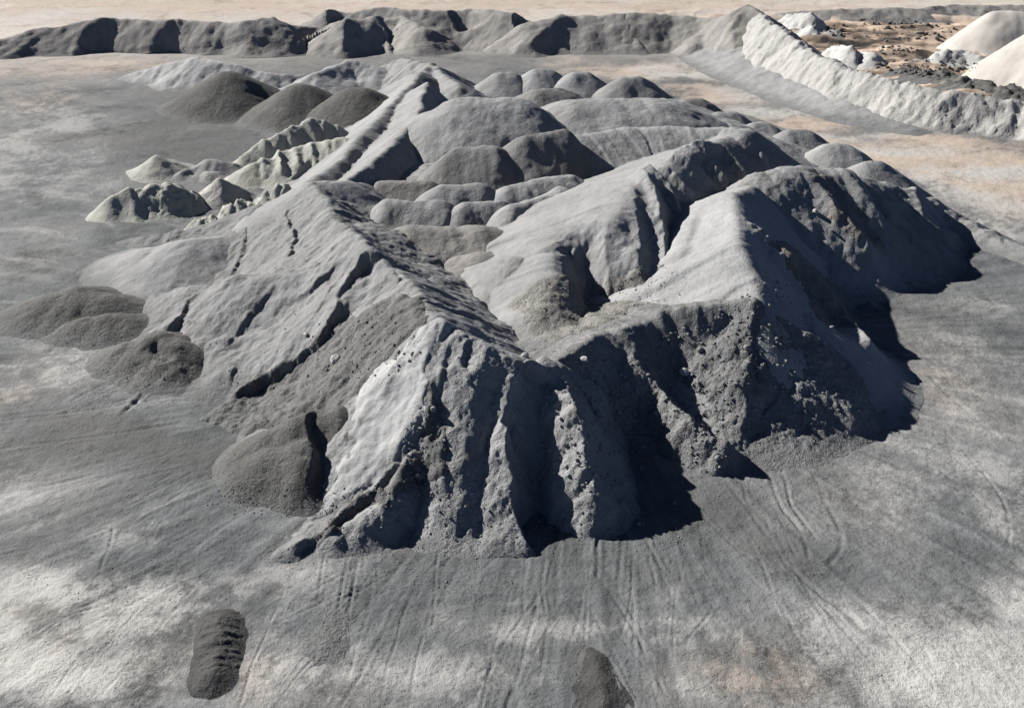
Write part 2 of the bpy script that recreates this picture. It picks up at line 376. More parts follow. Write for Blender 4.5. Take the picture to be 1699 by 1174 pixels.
def soil_colour(X, Y):
    W = [np.zeros(X.shape) for _ in range(3)]
    nx = fbm(X * .12, Y * .12, 301, 4) ; ny = fbm(X * .12 + 40, Y * .12, 302, 4)
    n2 = fbm(X * .5, Y * .5, 303, 4)
    for cx, cy, rx, ry, s, ch in blob_list():
        q = ((X - cx) / rx + nx * 1.1) ** 2 + ((Y - cy) / ry + ny * 1.1) ** 2
        W[ch] = np.maximum(W[ch], s * np.exp(-q * .9))
    ang = np.arctan2(X - 4, 62 - Y); rr = np.hypot(X - 4, Y - 62)
    st = fbm(ang * 34 + nx * 1.5, rr * .07, 306, 5, .6); n3 = fbm(X * 1.6, Y * 1.6, 307, 4, .65)
    n2 = n2 + .6 * st + .9 * n3 + .5 * fbm(X * 4.5, Y * 4.5, 310, 3, .7)
    w = [np.clip(v * (.35 + .9 * sstep(.2, .55, v + .36 * n2)) + .1 * nx, 0, 1) for v in W]
    base = np.array((.113, .119, .124)); white = np.array((.36, .357, .345)); tan = np.array((.36, .30, .25)); dark = np.array((.085, .088, .088))
    c = np.broadcast_to(base, X.shape + (3,)) * (1 + .22 * n2 + .25 * nx)[..., None]
    ps = (sstep(.1, .7, st + .4 * nx) * (.5 * sstep(-8, -22, X) + .3 * sstep(14, 26, X)) * sstep(130, 90, Y))[..., None]
    c = c * (1 - ps) + ps * np.array((.33, .33, .325))
    c = c * (1 + .5 * fbm(ang * 75 + nx * .8, rr * .05, 309, 4, .6) * sstep(60, 25, rr))[..., None]
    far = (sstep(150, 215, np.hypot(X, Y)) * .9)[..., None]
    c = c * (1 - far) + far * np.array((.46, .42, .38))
    for a, k in ((dark, 2), (tan, 1), (white, 0)):
        c = c * (1 - w[k][..., None]) + a * w[k][..., None]
    b = (sstep(0, 6, X - 50 + (Y - 130) * .25) * sstep(116, 122, Y) * sstep(225, 205, Y))[..., None]
    s = fbm(X * .1, Y * .5, 305, 5)[..., None]
    s = s + .6 * fbm(X * .5, Y * 1.2, 315, 4)[..., None]; brown = np.array((.27, .21, .165)) * (1 + 1.6 * s)
    c = c * (1 - b) + b * np.clip(brown, .03, 1)
    return np.clip(c, .02, .8)
pys = np.concatenate([np.linspace(1320, 1180, 30), np.linspace(1178, 0, 560)])
yw = np.array([at(849.5, p)[1] for p in pys])
yw = np.concatenate([[-400, -100, -20, 5, 15], yw, np.geomspace(yw[-1] * 1.02, 4500, 30)])
us = np.concatenate([[-60, -15, -5, -2.4, -1.6, -1.3], np.linspace(-1.12, 1.12, 860), [1.3, 1.6, 2.4, 5, 15, 60]])
hw = (np.maximum(yw, 26) + 18.7) * .514
GX = us[None, :] * hw[:, None]; GY = np.repeat(yw[:, None], len(us), 1)
GZ = ground_z(GX, GY)
gm = mesh_grid('ground', GX, GY, GZ, np.ones((GX.shape[0] - 1, GX.shape[1] - 1), bool), None, soil_colour(GX, GY))
gm.materials.append(M_ground)
ground = bpy.data.objects.new('ground', gm); C.objects.link(ground); setp(ground, kind='structure')

# ------------------------------------------------------------------ heaps
R = Ridge
def H(*a, **k): return build_heap(Heap(*a, **k))

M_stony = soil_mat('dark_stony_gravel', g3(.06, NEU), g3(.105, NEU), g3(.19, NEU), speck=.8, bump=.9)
def cover(name, label, cat, poly, mat, heaps, thick=.16, edge=.5, lump=.12, seed=0, res=.11):
    """a thin spread of other material lying on the flank of the heaps"""
    top = lambda X, Y: np.maximum.reduce([h.height(X, Y)[0] for h in heaps] + [np.full(np.shape(X), 0.)])
    P = []
    for px, py in poly:
        hs = np.arange(11, -.1, -.05); q = np.array([at(px, py, h) for h in hs]); F = top(q[:, 0], q[:, 1])
        k = int(np.argmax(F >= hs)); P.append(q[k])
    P = np.array(P); lo = P.min(0) - 1; hi = P.max(0) + 1
    X, Y = np.meshgrid(np.arange(lo[0], hi[0], res), np.arange(lo[1], hi[1], res))
    Xn = X + .9 * fbm(X * .5, Y * .5, seed, 5, .65); Yn = Y + .9 * fbm(X * .5 + 7, Y * .5, seed + 1, 5, .65)
    d = np.full(X.shape, 1e9); ins = np.zeros(X.shape, bool)
    for a, b in zip(P, np.roll(P, -1, 0)):
        d = np.minimum(d, seg_dist(Xn, Yn, a, b)[0])
        ins ^= ((a[1] > Yn) != (b[1] > Yn)) & (Xn < (b[0] - a[0]) * (Yn - a[1]) / (b[1] - a[1] + 1e-12) + a[0])
    m = sstep(-edge, edge, np.where(ins, d, -d))
    T = top(X, Y); l = fbm(X * 1.3, Y * 1.3, seed + 2, 5, .68)
    Z = T + (thick + lump * 2 * l) * m - .12 * (1 - m)
    T_d = np.abs(np.gradient(T, axis=1)) + np.abs(np.gradient(T, axis=0)); v = (m > .01) & (T_d < .45); keep = v[:-1, :-1] | v[1:, :-1] | v[:-1, 1:] | v[1:, 1:]
    c = P.mean(0); me = mesh_grid(name, X - c[0], Y - c[1], Z, keep, (X, Y)); me.materials.append(mat)
    o = bpy.data.objects.new(name, me); C.objects.link(o); o.location = (c[0], c[1], 0); setp(o, label, cat); return o
hof = lambda t: [h for h in HEAPS if t in h.label][0]
M_coarse = soil_mat('yellowish_coarse_gravel', g3(.08, (1.03, 1, .95)), g3(.165, (1.02, 1, .95)), g3(.28, (1.03, 1, .94)), speck=.9, bump=1.0)
M_brown = soil_mat('brown_grey_slip', g3(.08, (1.1, 1, .92)), g3(.15, (1.08, 1, .93)), g3(.24, (1.05, 1, .95)), speck=.6, bump=.8)
COVERS = [('gravel_spread', 'coarse yellowish gravel at the inner foot of the central mass, above the notch', 'gravel',
  [(840,505),(880,475),(940,462),(1000,480),(1120,470),(1118,492),(1000,535),(920,570),(880,556)], M_coarse, ['central grey mass', 'low grey infill', 'shadowed rubble'], 1),
 ('gravel_spread', 'brownish slip of gravel running down the lighter rib of the big shadowed pile', 'gravel',
  [(1348,290),(1375,292),(1430,360),(1470,408),(1420,412),(1380,365)], M_brown, ['large pile behind'], 2),
 ('gravel_spread', 'brownish slip of gravel on the right flank of the right horn', 'gravel',
  [(1262,385),(1300,395),(1400,480),(1450,560),(1400,560),(1320,470)], M_brown, ['right-hand horn', 'shadowed rubble'], 3)]
def in_front(a, b):
    A, B = at(*a), at(*b)
    return lambda X, Y: sstep(.3, -.5, ((B[0]-A[0])*(Y-A[1]) - (B[1]-A[1])*(X-A[0])) / math.hypot(B[0]-A[0], B[1]-A[1]))
# --- the big workings: front left horn
H('gravel_stockpile', 'ribbed grey front horn of the big stockpile, left of the V-shaped notch', 'stockpile',
  [R([(650,440,7.0),(692,482,7.2),(737,527,7.5),(800,560,7.0),(856,598,6.0),(918,590,4.9)], .78, .35, .6),
   R([(737,527,7.5),(660,590,5.4),(588,652,3.4),(520,690,1.2)], .95, .25, 1.0),
   R([(742,560,6.9),(718,690,4.1),(625,820,1.8),(545,872,.9),(465,915,.1)], .72, .25, .95), R([(856,600,6.0),(838,700,4.2),(850,790,2.2),(872,900,.2)], .7, .3, 1.1)],
  M_rock, ribs=[Rib([(745,545,.1),(718,690,1),(620,822,1),(490,905,.4)], .4, 3.2), Step([(722,640,.5),(712,700,1),(612,828,1),(495,905,1)], .5, 1.3), Step([(775,560,.6),(768,590,1),(772,620,.4)], .5, 1.2), Rib([(790,590,.1),(780,640,.7),(775,760),(780,880,.6)], .2, 2.2, False),
   Step([(858,604,.6),(836,700,1),(848,790,1),(870,905,.8)], 1.5, 4.0), Rib([(862,604,.3),(838,700,1),(850,790,1),(870,900,1)], .5, 1.8), Rib([(935,645,.4),(955,730,1),(990,860,1)], 2.3, 3.4), Rib([(895,640,.5),(890,740,1),(900,850,.8)], -.8, 1.3), Rib([(1010,610,.6),(1045,720,1),(1095,820,1)], -1.2, 2.0),
   Rib([(700,700,.4),(700,830,1),(655,900,.6)], -.5, 1.2), Rib([(820,650),(800,800),(790,880)], -.5, 1.2), Rib([(560,850,.5),(512,905,1)], -.3,.6)],
  seed=11, lump=.08, apron=.6, lumpmask=in_front((737,527,7.5),(856,598,6.0)), rill=.22, rillw=.8, rough=.25, warp=.5, res=1.9)
# --- front right face
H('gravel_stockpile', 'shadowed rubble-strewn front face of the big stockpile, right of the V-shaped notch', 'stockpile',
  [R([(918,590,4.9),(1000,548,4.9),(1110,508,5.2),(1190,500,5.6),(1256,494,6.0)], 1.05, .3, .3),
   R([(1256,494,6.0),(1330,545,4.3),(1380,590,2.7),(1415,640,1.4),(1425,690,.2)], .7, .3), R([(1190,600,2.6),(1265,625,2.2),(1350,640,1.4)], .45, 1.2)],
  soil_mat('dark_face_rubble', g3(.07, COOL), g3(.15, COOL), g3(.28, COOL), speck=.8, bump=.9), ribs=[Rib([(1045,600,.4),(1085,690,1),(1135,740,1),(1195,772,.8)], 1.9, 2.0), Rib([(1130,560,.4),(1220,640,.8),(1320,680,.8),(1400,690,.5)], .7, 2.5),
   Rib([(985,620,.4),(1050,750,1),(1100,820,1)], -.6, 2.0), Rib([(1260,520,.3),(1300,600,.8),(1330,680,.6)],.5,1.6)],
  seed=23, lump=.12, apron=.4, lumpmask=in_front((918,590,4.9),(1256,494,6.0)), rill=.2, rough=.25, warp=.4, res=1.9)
# --- right horn with the bright left flank
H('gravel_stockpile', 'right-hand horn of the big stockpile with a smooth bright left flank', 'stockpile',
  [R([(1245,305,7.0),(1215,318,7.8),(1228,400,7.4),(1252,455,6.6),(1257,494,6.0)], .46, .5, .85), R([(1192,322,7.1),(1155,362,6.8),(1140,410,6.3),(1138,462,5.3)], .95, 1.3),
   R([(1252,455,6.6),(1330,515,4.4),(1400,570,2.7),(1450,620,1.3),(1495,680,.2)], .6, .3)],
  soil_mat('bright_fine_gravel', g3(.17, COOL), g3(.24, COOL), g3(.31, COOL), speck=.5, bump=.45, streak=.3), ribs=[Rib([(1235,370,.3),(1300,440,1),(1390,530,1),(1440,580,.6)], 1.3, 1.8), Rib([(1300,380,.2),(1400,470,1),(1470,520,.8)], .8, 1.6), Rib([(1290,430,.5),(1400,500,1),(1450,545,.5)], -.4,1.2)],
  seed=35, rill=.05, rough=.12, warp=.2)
# --- right rear pile, its camera side in shadow
H('gravel_stockpile', 'large pile behind the right horn, near face in deep shadow with one lighter rib', 'stockpile',
  [R([(1240,308,6.4),(1268,284,7.2),(1330,270,7.6),(1400,280,6.8),(1470,300,4.7),(1540,325,2.6),(1600,362,1.3),(1650,390,.7),(1720,420,.4)], .76, 1.3)],
  M_grey, ribs=[Rib([(1352,300,.2),(1395,370,.8),(1440,420,1)], 1.0, 1.8), Rib([(1400,290,.5),(1450,360,1),(1500,405,.8)], .8, 1.8), Rib([(1460,300,.4),(1530,370,1),(1570,400,1)], .6, 1.4),
   Rib([(1420,290,.4),(1470,370,1),(1510,400,1)], -.5,1.2)],
  seed=47, rill=.2, rough=.2, warp=.5, lump=.08)
# --- left rampart
H('gravel_stockpile', 'long left rampart of the big stockpile, peaking above a narrow dark gash', 'stockpile',
  [R([(515,300,6.0),(548,340,6.8),(606,405,7.1),(650,440,7.0),(692,482,7.2)], .62, .4, .8),
   R([(515,300,6.0),(430,337,3.8),(330,375,1.8),(215,396,.3)], .4, .3), 
   R([(560,360,6.6),(480,345,4.6),(440,390,3.2),(400,440,1.8)], .42, 1.0),
   R([(606,410,7.1),(500,442,5.0),(385,460,3.1),(284,490,1.3),(232,508,.3)], .5, .3),
   R([(600,418,6.6),(565,490,4.7),(530,545,3.2),(470,590,1.8),(400,640,.3)], .3, .2, .9)],
  M_ramp, ribs=[Step([(632,426,.2),(604,424,1),(582,446,.6),(562,490,.25),(552,525,.9),(525,560,1),(480,590,1),(430,622,1),(400,642,.4)], 1.3, 5.0),
   Step([(565,432,.4),(540,455,1),(500,482,1),(470,490,.3)], .35, 1.6), Step([(455,470,.3),(430,490,1),(400,530,1),(370,560,.3)], .3, 1.6), Step([(308,500,.5),(295,530,1),(270,556,.6)], .6, 1.3),
   Rib([(520,360,.5),(470,400,1),(380,430,1),(290,462,.7)], -1.3, 4.0, False), Rib([(520,470,.4),(440,520,1),(360,560,.6)], -.8, 2.6, False), Rib([(640,470,.3),(600,540,1),(530,600,1),(450,640,.5)], -1.0, 2.6, False),
   Rib([(606,412,1),(570,425,.6)], .5, 1.5, False), Rib([(385,458,1),(310,484,1),(250,503,.5)], .5, 1.2, False), Rib([(500,442,.6),(450,452,1)], .4,1.2,False),
   Step([(470,345,.4),(487,375,1),(470,408,.4)], .5, 1.2), Step([(420,350,.3),(400,400,1),(360,450,.5)], .35, 2), Rib([(600,520),(640,600)], -.3, 1.5, False), Rib([(650,450,.5),(690,540,1)], .3, 1.5, False)],
  seed=59, rill=.14, rough=.35, warp=.7, lump=.02)
H('gravel_heap', 'broad low grey shoulder at the left foot of the rampart, above the three dark heaps', 'heap',
  [R([(255,408,2.0),(310,396,2.8),(370,392,2.6)], .42, 1.0)], M_grey, seed=61, rill=.1, rough=.15)
H('gravel_stockpile', 'curving rear part of the left rampart, dark along its inner side', 'stockpile',
  [R([(575,292,5.6),(609,272,6.0),(650,235,6.1),(688,192,6.1),(702,152,6.0),(712,135,5.6)], 1.0, .3, .5), R([(500,304,5.6),(560,263,5.2),(612,206,5.0),(655,166,5.0),(700,116,4.8)], .7, .4),
   R([(520,300,6.0),(560,298,5.8),(590,300,5.2)], .55, .8)],
  M_grey, seed=71, rill=.1, rillw=1.4, rough=.15, warp=.5)

# --- interior fill
H('tipped_platform', 'low grey infill floor inside the ring of the big stockpile', 'platform',
  [Plateau([(640,400),(640,330),(700,240),(760,190),(1000,170),(1200,200),(1250,300),(1180,440),(1110,505),(1000,545),(925,585),(880,560),(790,480)], 3.0, .5),
   Plateau([(640,290),(700,215),(720,165),(1100,160),(1240,215),(1200,300),(1000,320),(800,320)], 4.3, .3)],
  M_smooth, seed=83, rough=.2, rill=.03)
H('sand_mound', 'central grey mass with a broad pale left slope and fluted shadowed right flank', 'mound',
  [R([(925,415,6.2),(1000,375,7.4),(1030,330,7.9),(1062,292,8.2),(1150,245,7.9),(1240,212,7.2)], .72, .9, .42),
   R([(965,222,7.2),(1060,208,7.4),(1200,210,7.2)], .5, 1.5), R([(925,415,6.4),(905,500,4.7),(915,560,3.4)], .5, 1.0), R([(850,425,5.6),(810,480,4.0)], .55, 1.0)],
  M_smooth, ribs=[Rib([(1062,292,.6),(1085,330,1),(1100,400,1),(1105,470,.8)], 1.0, 1.3), Rib([(1075,290,.6),(1110,325,1),(1130,360,.6)], 1.0, .8), Rib([(1095,282,.6),(1125,310,1),(1150,335,.7)], .9, .8),
    Rib([(975,395,.8),(985,440,1),(1015,505,1)], -3.2, 1.9, False), Rib([(925,405,.5),(950,450,1),(990,520,.8)], .8, 1.3, False), Rib([(1000,376,.6),(1008,430,1),(1013,500,1)], .9, 1.1),
    Rib([(1115,268,.6),(1150,290,1),(1185,320,.7)], 1.1, .9), Rib([(1130,255,.6),(1170,275,1),(1205,310,.8)], 1.1, .9), Rib([(1150,245,.6),(1200,262,1),(1235,300,.9)], 1.1, .9),
    Rib([(1200,225,.6),(1240,245,1),(1270,275,.8)], 1.1, .9), Rib([(1050,310,.3),(1060,400,1),(1060,460,.8)],.4,1.0)],
  seed=91, rill=.12, rillw=.7, rough=.12, warp=.35)
G_in = 'smooth mounds tipped inside the big stockpile'
for i, (lab, pr, kw) in enumerate([
  ('big smooth pale-topped dome at the back left of the enclosure', [R([(765,163,8.4),(850,163,8.4)], .62, 1.8)], {}),
  ('wide smooth dome at the back right of the enclosure', [R([(960,166,7.2),(1075,164,7.2)], .45, 2.5)], {}),
  ('square-shouldered dome with a dark near face left of the central mass', [R([(868,224,7.9),(936,213,8.2)], .95, .7)], {}),
  ('rounded dark-faced dome just left of the square-shouldered one', [R([(760,246,7.0),(822,240,7.3)], .9, 1.0)], {}),
  ('low flat load below the rounded dark-faced dome', [R([(735,307,5.4),(795,306,5.4)], .85, .8)], {}),
  ('long flat load below the square-shouldered dome', [R([(845,308,5.3),(945,290,5.6)], .85, .8)], {}),
  ('thin slanting load in front of the long flat one', [R([(850,345,4.9),(935,310,5.2)], .85, .8)], {}),
  ('low load beside the left rampart, behind another of its size', [R([(640,300,5.0),(700,298,5.0)], .85, .8)], {}),
  ('low load with a dark front nearest the left rampart', [R([(650,332,4.9),(735,332,4.9)], .85, .8)], {}),
  ('small load with a dark right front in the middle of the enclosure floor', [R([(770,338,4.9),(830,333,4.9)], .85, .8)], {}),
  ('low swelling on the enclosure floor nearest the inner slope of the rampart', [R([(690,378,4.9),(790,378,4.7)], .4, .8)], {}),
  ('rounded foot of sand against the left side of the central mass', [R([(770,425,4.0),(800,420,4.2)], .5, 1.0)], {}),
  ('small dark-topped load behind the gap between the two back domes', [R([(890,147,6.4),(925,145,6.2)], .5, .8)], {})]):
    H('sand_mound', lab, 'mound', pr, M_load[[1, 1, 0, 0, 1, 2, 2, 3, 1, 2, 3, 3, 0][i]], seed=100 + i * 9, rill=.08, rough=.2, warp=.65, group=G_in, soft=.3, apron=.1, **kw)

for nm, lb, ct, poly, mt, hs_, sd_ in COVERS: cover(nm, lb, ct, poly, mt, [hof(t) for t in hs_], thick=.08, lump=.08, seed=900 + sd_, res=.14)
# --- row of tipped loads along the rear right edge
rowl = ['leftmost of the tipped loads along the rear edge','second tipped load along the rear edge','third tipped load, paler, along the rear edge','fourth and broadest tipped load of the rear edge',
 'first tipped load after the bend of the rear right edge','second load after the bend of the rear right edge','third load after the bend, behind the fluted flank','fourth load after the bend, beside the road',
 'last but one rounded load above the big shadowed pile','last rounded load above the big shadowed pile']
for i, (px, py, h, w) in enumerate([(838,120,2.6,26),(900,116,2.9,22),(965,121,2.7,24),(1048,128,2.7,34),(1152,164,2.8,30),(1205,186,2.8,28),(1262,204,2.8,26),(1325,216,3.1,32),(1392,240,3.1,30),(1452,270,3.1,28)]):
    H('gravel_heap', rowl[i], 'heap', [R([(px-w*.4, py-3, h+.5), (px+w*.45, py-4, h+.5)], .72, .7)], M_load[(1, 2, 2, 1, 3, 1, 2, 1, 2, 1)[i]], seed=300 + i * 9, rough=.15, rill=.1, group='tipped loads in a row along the rear edge')
H('gravel_bank', 'long grey bank carrying the row of tipped loads along the road', 'bank',
  [R([(800,140,.4),(1000,145,.5),(1120,165,.6),(1260,215,.6),(1400,265,.6),(1500,300,.4)], .4, 1.5)], M_grey, seed=390)

# --- rear left: pale ridges behind the dark heaps
H('gravel_ridge', 'pale pointed ridge behind the largest dark heap', 'ridge',
  [R([(215,122,.8),(260,108,2.2),(325,90,4.0),(385,104,3.2),(450,120,2.0),(500,124,1.5)], .55, .4)], M_pale, seed=401, rough=.3, rill=.2)
H('gravel_ridge', 'grey ridge with a pale left side behind the middle dark heap', 'ridge',
  [R([(480,140,1.2),(530,118,2.4),(580,98,3.2),(625,108,2.6),(650,112,2.2)], .5, .4)], M_pale, seed=411, rough=.3, rill=.2)
H('gravel_ridge', 'steeper ridge with two dark notches where the rampart meets the rear ridges', 'ridge',
  [R([(640,104,2.6),(665,96,3.4),(715,104,3.8),(745,126,4.2),(765,140,4.4)], .6, .4), R([(715,104,3.8),(690,130,4.0),(650,165,2.6),(610,200,.6)], .55, .4)], M_grey, seed=421, rough=.3, rill=.3, ribs=[Rib([(700,120),(730,150)],-.5,1.2)])
for i, (lab, pts, sl) in enumerate([
  ('largest and leftmost of the three smooth dark olive heaps', [(372,116,4.9),(380,116,4.9)], .6),
  ('middle one of the three smooth dark olive heaps', [(492,138,4.2),(504,137,4.2)], .58),
  ('dark olive heap nearest the rampart, with a scooped right side', [(586,142,4.6),(604,143,4.6)], .62)]):
    H('gravel_heap', lab, 'heap', [R(pts, sl, 1.2)], M_dark, seed=430 + i * 9, rough=.08, rill=.08, warp=.4, group='smooth dark olive heaps at the rear left')

# --- small pale heaps at the left
H('rubble_heap', 'small pale pointed heap standing alone at the rear left', 'heap', [R([(238,268,1.2),(262,254,2.1),(280,262,1.4)], .62, .2)], M_greenish, seed=501, rill=.25, rough=.3)
H('rubble_heap', 'grey heap with a dark crest right of the lone pointed heap', 'heap', [R([(300,282,.8),(342,260,1.8),(385,266,1.4)], .6, .2)], M_grey, seed=511, rill=.2, rough=.3)
H('rubble_ridge', 'long cream-edged ridge sloping up to the right in front of the dark heaps', 'ridge',
  [R([(404,254,1.4),(450,222,2.9),(520,194,3.9),(560,200,3.4)], .75, .2, .9)], M_greenish, seed=521, rill=.4, rillw=.8, rough=.35, ribs=[Rib([(470,228),(478,250)],-.5,.8), Rib([(440,240),(446,256)],.4,.8)])
H('rubble_ridge', 'ridge of finger-like fins between the cream-edged ridge and the rampart', 'ridge',
  [R([(420,270,1.8),(480,244,3.0),(540,230,3.8),(600,222,4.2)], .6, .3)], M_greenish, seed=531, rill=.3, rough=.3,
  ribs=[Rib([(430+i*28,262-i*6,.6),(438+i*28,282-i*6,1),(440+i*28,296-i*7,.6)], .3 + .12 * ((i * 3) % 4), .5 + .1 * (i % 3)) for i in range(6)])
H('rubble_heap', 'leftmost pale heap with a straight edge, beside its twin', 'heap', [R([(190,325,1.8),(212,308,2.6)], .75, .2)], M_greenish, seed=541, rill=.25, rough=.25)
H('rubble_heap', 'pale twin heap with a dark pitted top, right of the leftmost one', 'heap', [R([(232,312,2.3),(272,300,2.7),(285,315,1.6)], .75, .3)], M_greenish, seed=551, rill=.3, rough=.4, lump=.2)
H('rubble_heap', 'low crumbly pale heap between the twin heaps and the cream one', 'heap', [R([(300,324,1.2),(318,318,1.3)], .7, .2)], M_greenish, seed=561, rill=.3, rough=.4, lump=.2)
H('rubble_heap', 'cream sharp-crested heap with a dark right side', 'heap', [R([(340,308,1.2),(362,292,2.4),(385,300,1.8),(410,315,.8)], .8, .15)], M_cream, seed=571, rill=.15, rough=.25)
H('rubble_heap', 'tiny pale hummock behind the cream sharp-crested heap', 'heap', [R([(345,282,.9),(360,280,.9)], .6, .15)], M_cream, seed=576, rill=.1, rough=.2)
H('rubble_ridge', 'broken row of pale lumps lying along the front of the rampart spur', 'ridge',
  [R([(325,364,1.3),(380,340,2.6),(430,322,3.6),(478,308,4.6)], .8, .2)], M_greenish, seed=581, rill=.35, rillw=.6, rough=.5, lump=.35, ribs=[Rib([(350+i*30,345-i*9,1),(362+i*30,368-i*9,1)], -.5, .4) for i in range(4)])

# --- dark heaps at the left
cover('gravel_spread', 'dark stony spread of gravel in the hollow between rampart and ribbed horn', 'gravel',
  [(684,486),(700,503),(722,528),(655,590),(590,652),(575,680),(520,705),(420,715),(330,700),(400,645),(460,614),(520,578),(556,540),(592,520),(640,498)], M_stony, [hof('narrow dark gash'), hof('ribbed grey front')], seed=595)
cover('painted_sunlight', 'sunlight painted as a pale layer on the left flank of the ribbed horn', 'painted light',
  [(722,524),(752,538),(712,610),(722,690),(650,775),(560,845),(462,912),(500,872),(548,800),(580,740),(588,656),(650,598)], M_pale, [hof('ribbed grey front')], thick=.1, lump=.03, edge=.25, seed=597)  # paler layer puts the sunlit brightness of this flank into its colour
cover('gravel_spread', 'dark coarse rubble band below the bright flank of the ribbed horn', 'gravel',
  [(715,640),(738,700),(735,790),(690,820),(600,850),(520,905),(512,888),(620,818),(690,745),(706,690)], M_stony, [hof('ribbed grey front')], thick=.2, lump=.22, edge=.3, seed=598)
G_dk = 'dark gravel heaps at the left edge'
H('gravel_heap', 'rearmost dark gravel heap at the left, long and flat-topped', 'heap', [R([(85,488,1.5),(125,478,1.8),(165,488,1.5)], .48, .8)], M_dark, seed=601, rough=.15, group=G_dk)
H('gravel_heap', 'middle dark gravel heap at the left, partly dusted pale', 'heap', [R([(130,528,1.0),(175,518,1.3),(205,522,1.1)], .5, .6)], M_dark, seed=611, rough=.15, group=G_dk)
H('gravel_heap', 'nearest dark gravel heap at the left with a black scoop near its top', 'heap', [R([(215,566,1.4),(262,550,2.1),(288,566,1.9)], .6, .8)], M_dark, seed=621, rough=.2, group=G_dk,
  ribs=[Rib([(255,575),(275,590)],-.5,.8)])
H('gravel_heap', 'rounded dark gravel dome leaning on the left foot of the ribbed horn', 'heap',
  [R([(450,712,2.1),(495,690,2.8),(560,668,3.4)], .74, .5), R([(455,740,1.8),(508,730,2.3)], .7, .9)], M_dark, seed=631, rough=.15, rill=.08, warp=.3, ribs=[Step([(512,688,.6),(524,740,1),(512,810,.6)], .7, 1.8)])
# --- low dark mounds in the foreground
H('gravel_mound', 'small low black oval mound on the pale dust in the foreground left', 'mound', [R([(364,1028,.5),(350,1112,.5)], .5, .35)], M_black, seed=641, rough=.12, warp=.15, apron=.12, lump=.06,
  ribs=[Rib([(330,1020+i*13),(395,1015+i*13)], .07, .12) for i in range(8)])
H('gravel_mound', 'low dark-sided mound at the bottom edge of the view', 'mound', [R([(980,1090,.16),(988,1120,.24),(998,1160,.26)], .5, .2)], M_black, seed=651, rough=.25, warp=.5, apron=.12, lump=.1)
H('gravel_mound', 'faint flat grey mound right of the black oval one', 'mound', [R([(552,1010,.12),(545,1065,.16)], .2, .3)], M_stony, seed=661, rough=.06, warp=.2, apron=.08)

# --- far bank
BK = dict(rough=.3, rill=.18, rillw=4.0, warp=.6, lump=.0)
H('spoil_bank', 'long brown-grey spoil bank with dark hollows crossing the far left', 'bank',
  [R([(-140,90,1.5),(0,62,2.8),(60,46,3.8),(110,40,4.2),(160,28,5.2),(270,25,5.6),(400,27,5.8),(480,20,6.0),(560,18,5.8)], .62, .6)], M_bermg, seed=701,
  ribs=[Step([(158,34,.4),(138,70,1),(118,104,1)], 3.5, 14).wide(11), Step([(272,32,.4),(256,60,1),(248,98,.9)], 3.2, 12).wide(11), Step([(345,34,.3),(338,70,1),(330,95,.6)], 1.4, 8).wide(11), Step([(455,26,.4),(492,50,1),(535,100,1)], 3.5, 14).wide(11), Rib([(60,60,.2),(20,95,.8)],1,3)], **BK)
H('spoil_bank', 'grey heap with a dark oval top in the middle of the far bank', 'bank', [R([(560,40,4.4),(620,24,5.0),(665,22,5.2),(700,40,4.2)], .6, .6)], M_bermg, seed=711, ribs=[Step([(625,30,.5),(640,50,1),(650,90,.3)],1.4,4), Rib([(600,30,.2),(570,90)],1.0,3)], **BK)
H('spoil_bank', 'higher back part of the far bank with small peaks behind the grey heaps', 'bank', [R([(540,16,5.6),(640,10,6.0),(720,16,5.6),(780,10,6.0),(860,20,5.6)], .62, .6)], M_bermg, seed=716, ribs=[Step([(545,22,1),(548,50,1)],1.5,4), Step([(745,20,.6),(760,50,1)],1.5,4), Step([(850,25,1),(858,50,1)],1.2,4)], **BK)
H('spoil_bank', 'small rounded pale heap in front of the far bank', 'bank', [R([(795,42,3.4),(822,36,3.6)], .62, .5)], M_bermg, seed=721, ribs=[Step([(822,38,.6),(845,70,1)],1.3,4)], **BK)
H('spoil_bank', 'grey rounded stretch of the far bank right of the small pale heap', 'bank', [R([(870,38,4.4),(930,25,5.2),(1000,24,5.2),(1045,18,5.8)], .58, .8)], M_bermg, seed=731, ribs=[Rib([(930,30,.5),(880,80,.8)],1.2,4), Step([(1040,22,.5),(1060,60,1),(1088,90,1)], 3.2, 12).wide(11)], **BK)
H('spoil_bank', 'dark streaked end of the far bank running up to the pale peak', 'bank', [R([(1045,18,5.8),(1120,24,5.2),(1200,26,5.6),(1240,5,8.0),(1262,20,7.0)], .62, .6)], M_bermg, seed=741, ribs=[Rib([(1160,30,.5),(1170,80,1)],-.9,3), Rib([(1210,30,.5),(1215,95,1)], 1.2,4)], **BK)
H('spoil_bank', 'pale cream spoil bank running from a peak down to the right edge', 'bank',
  [R([(1266,22,7.0),(1290,45,6.6),(1345,85,5.4),(1410,108,5.0),(1500,135,4.6),(1600,155,4.2),(1700,168,3.9),(1860,190,3.8)], 1.15, .7, .75)], M_cream, seed=751,
  ribs=[], rough=.4, rill=.2, rillw=2.6, warp=.8, lump=.22)
H('gravel_bank', 'smooth low grey apron along the left foot of the cream bank', 'bank',
  [R([(1215,60,3.0),(1270,95,2.6),(1340,135,2.0),(1430,178,1.2),(1515,210,.4)], .36, 1.2)], M_grey, seed=756, rough=.2, rill=.05)
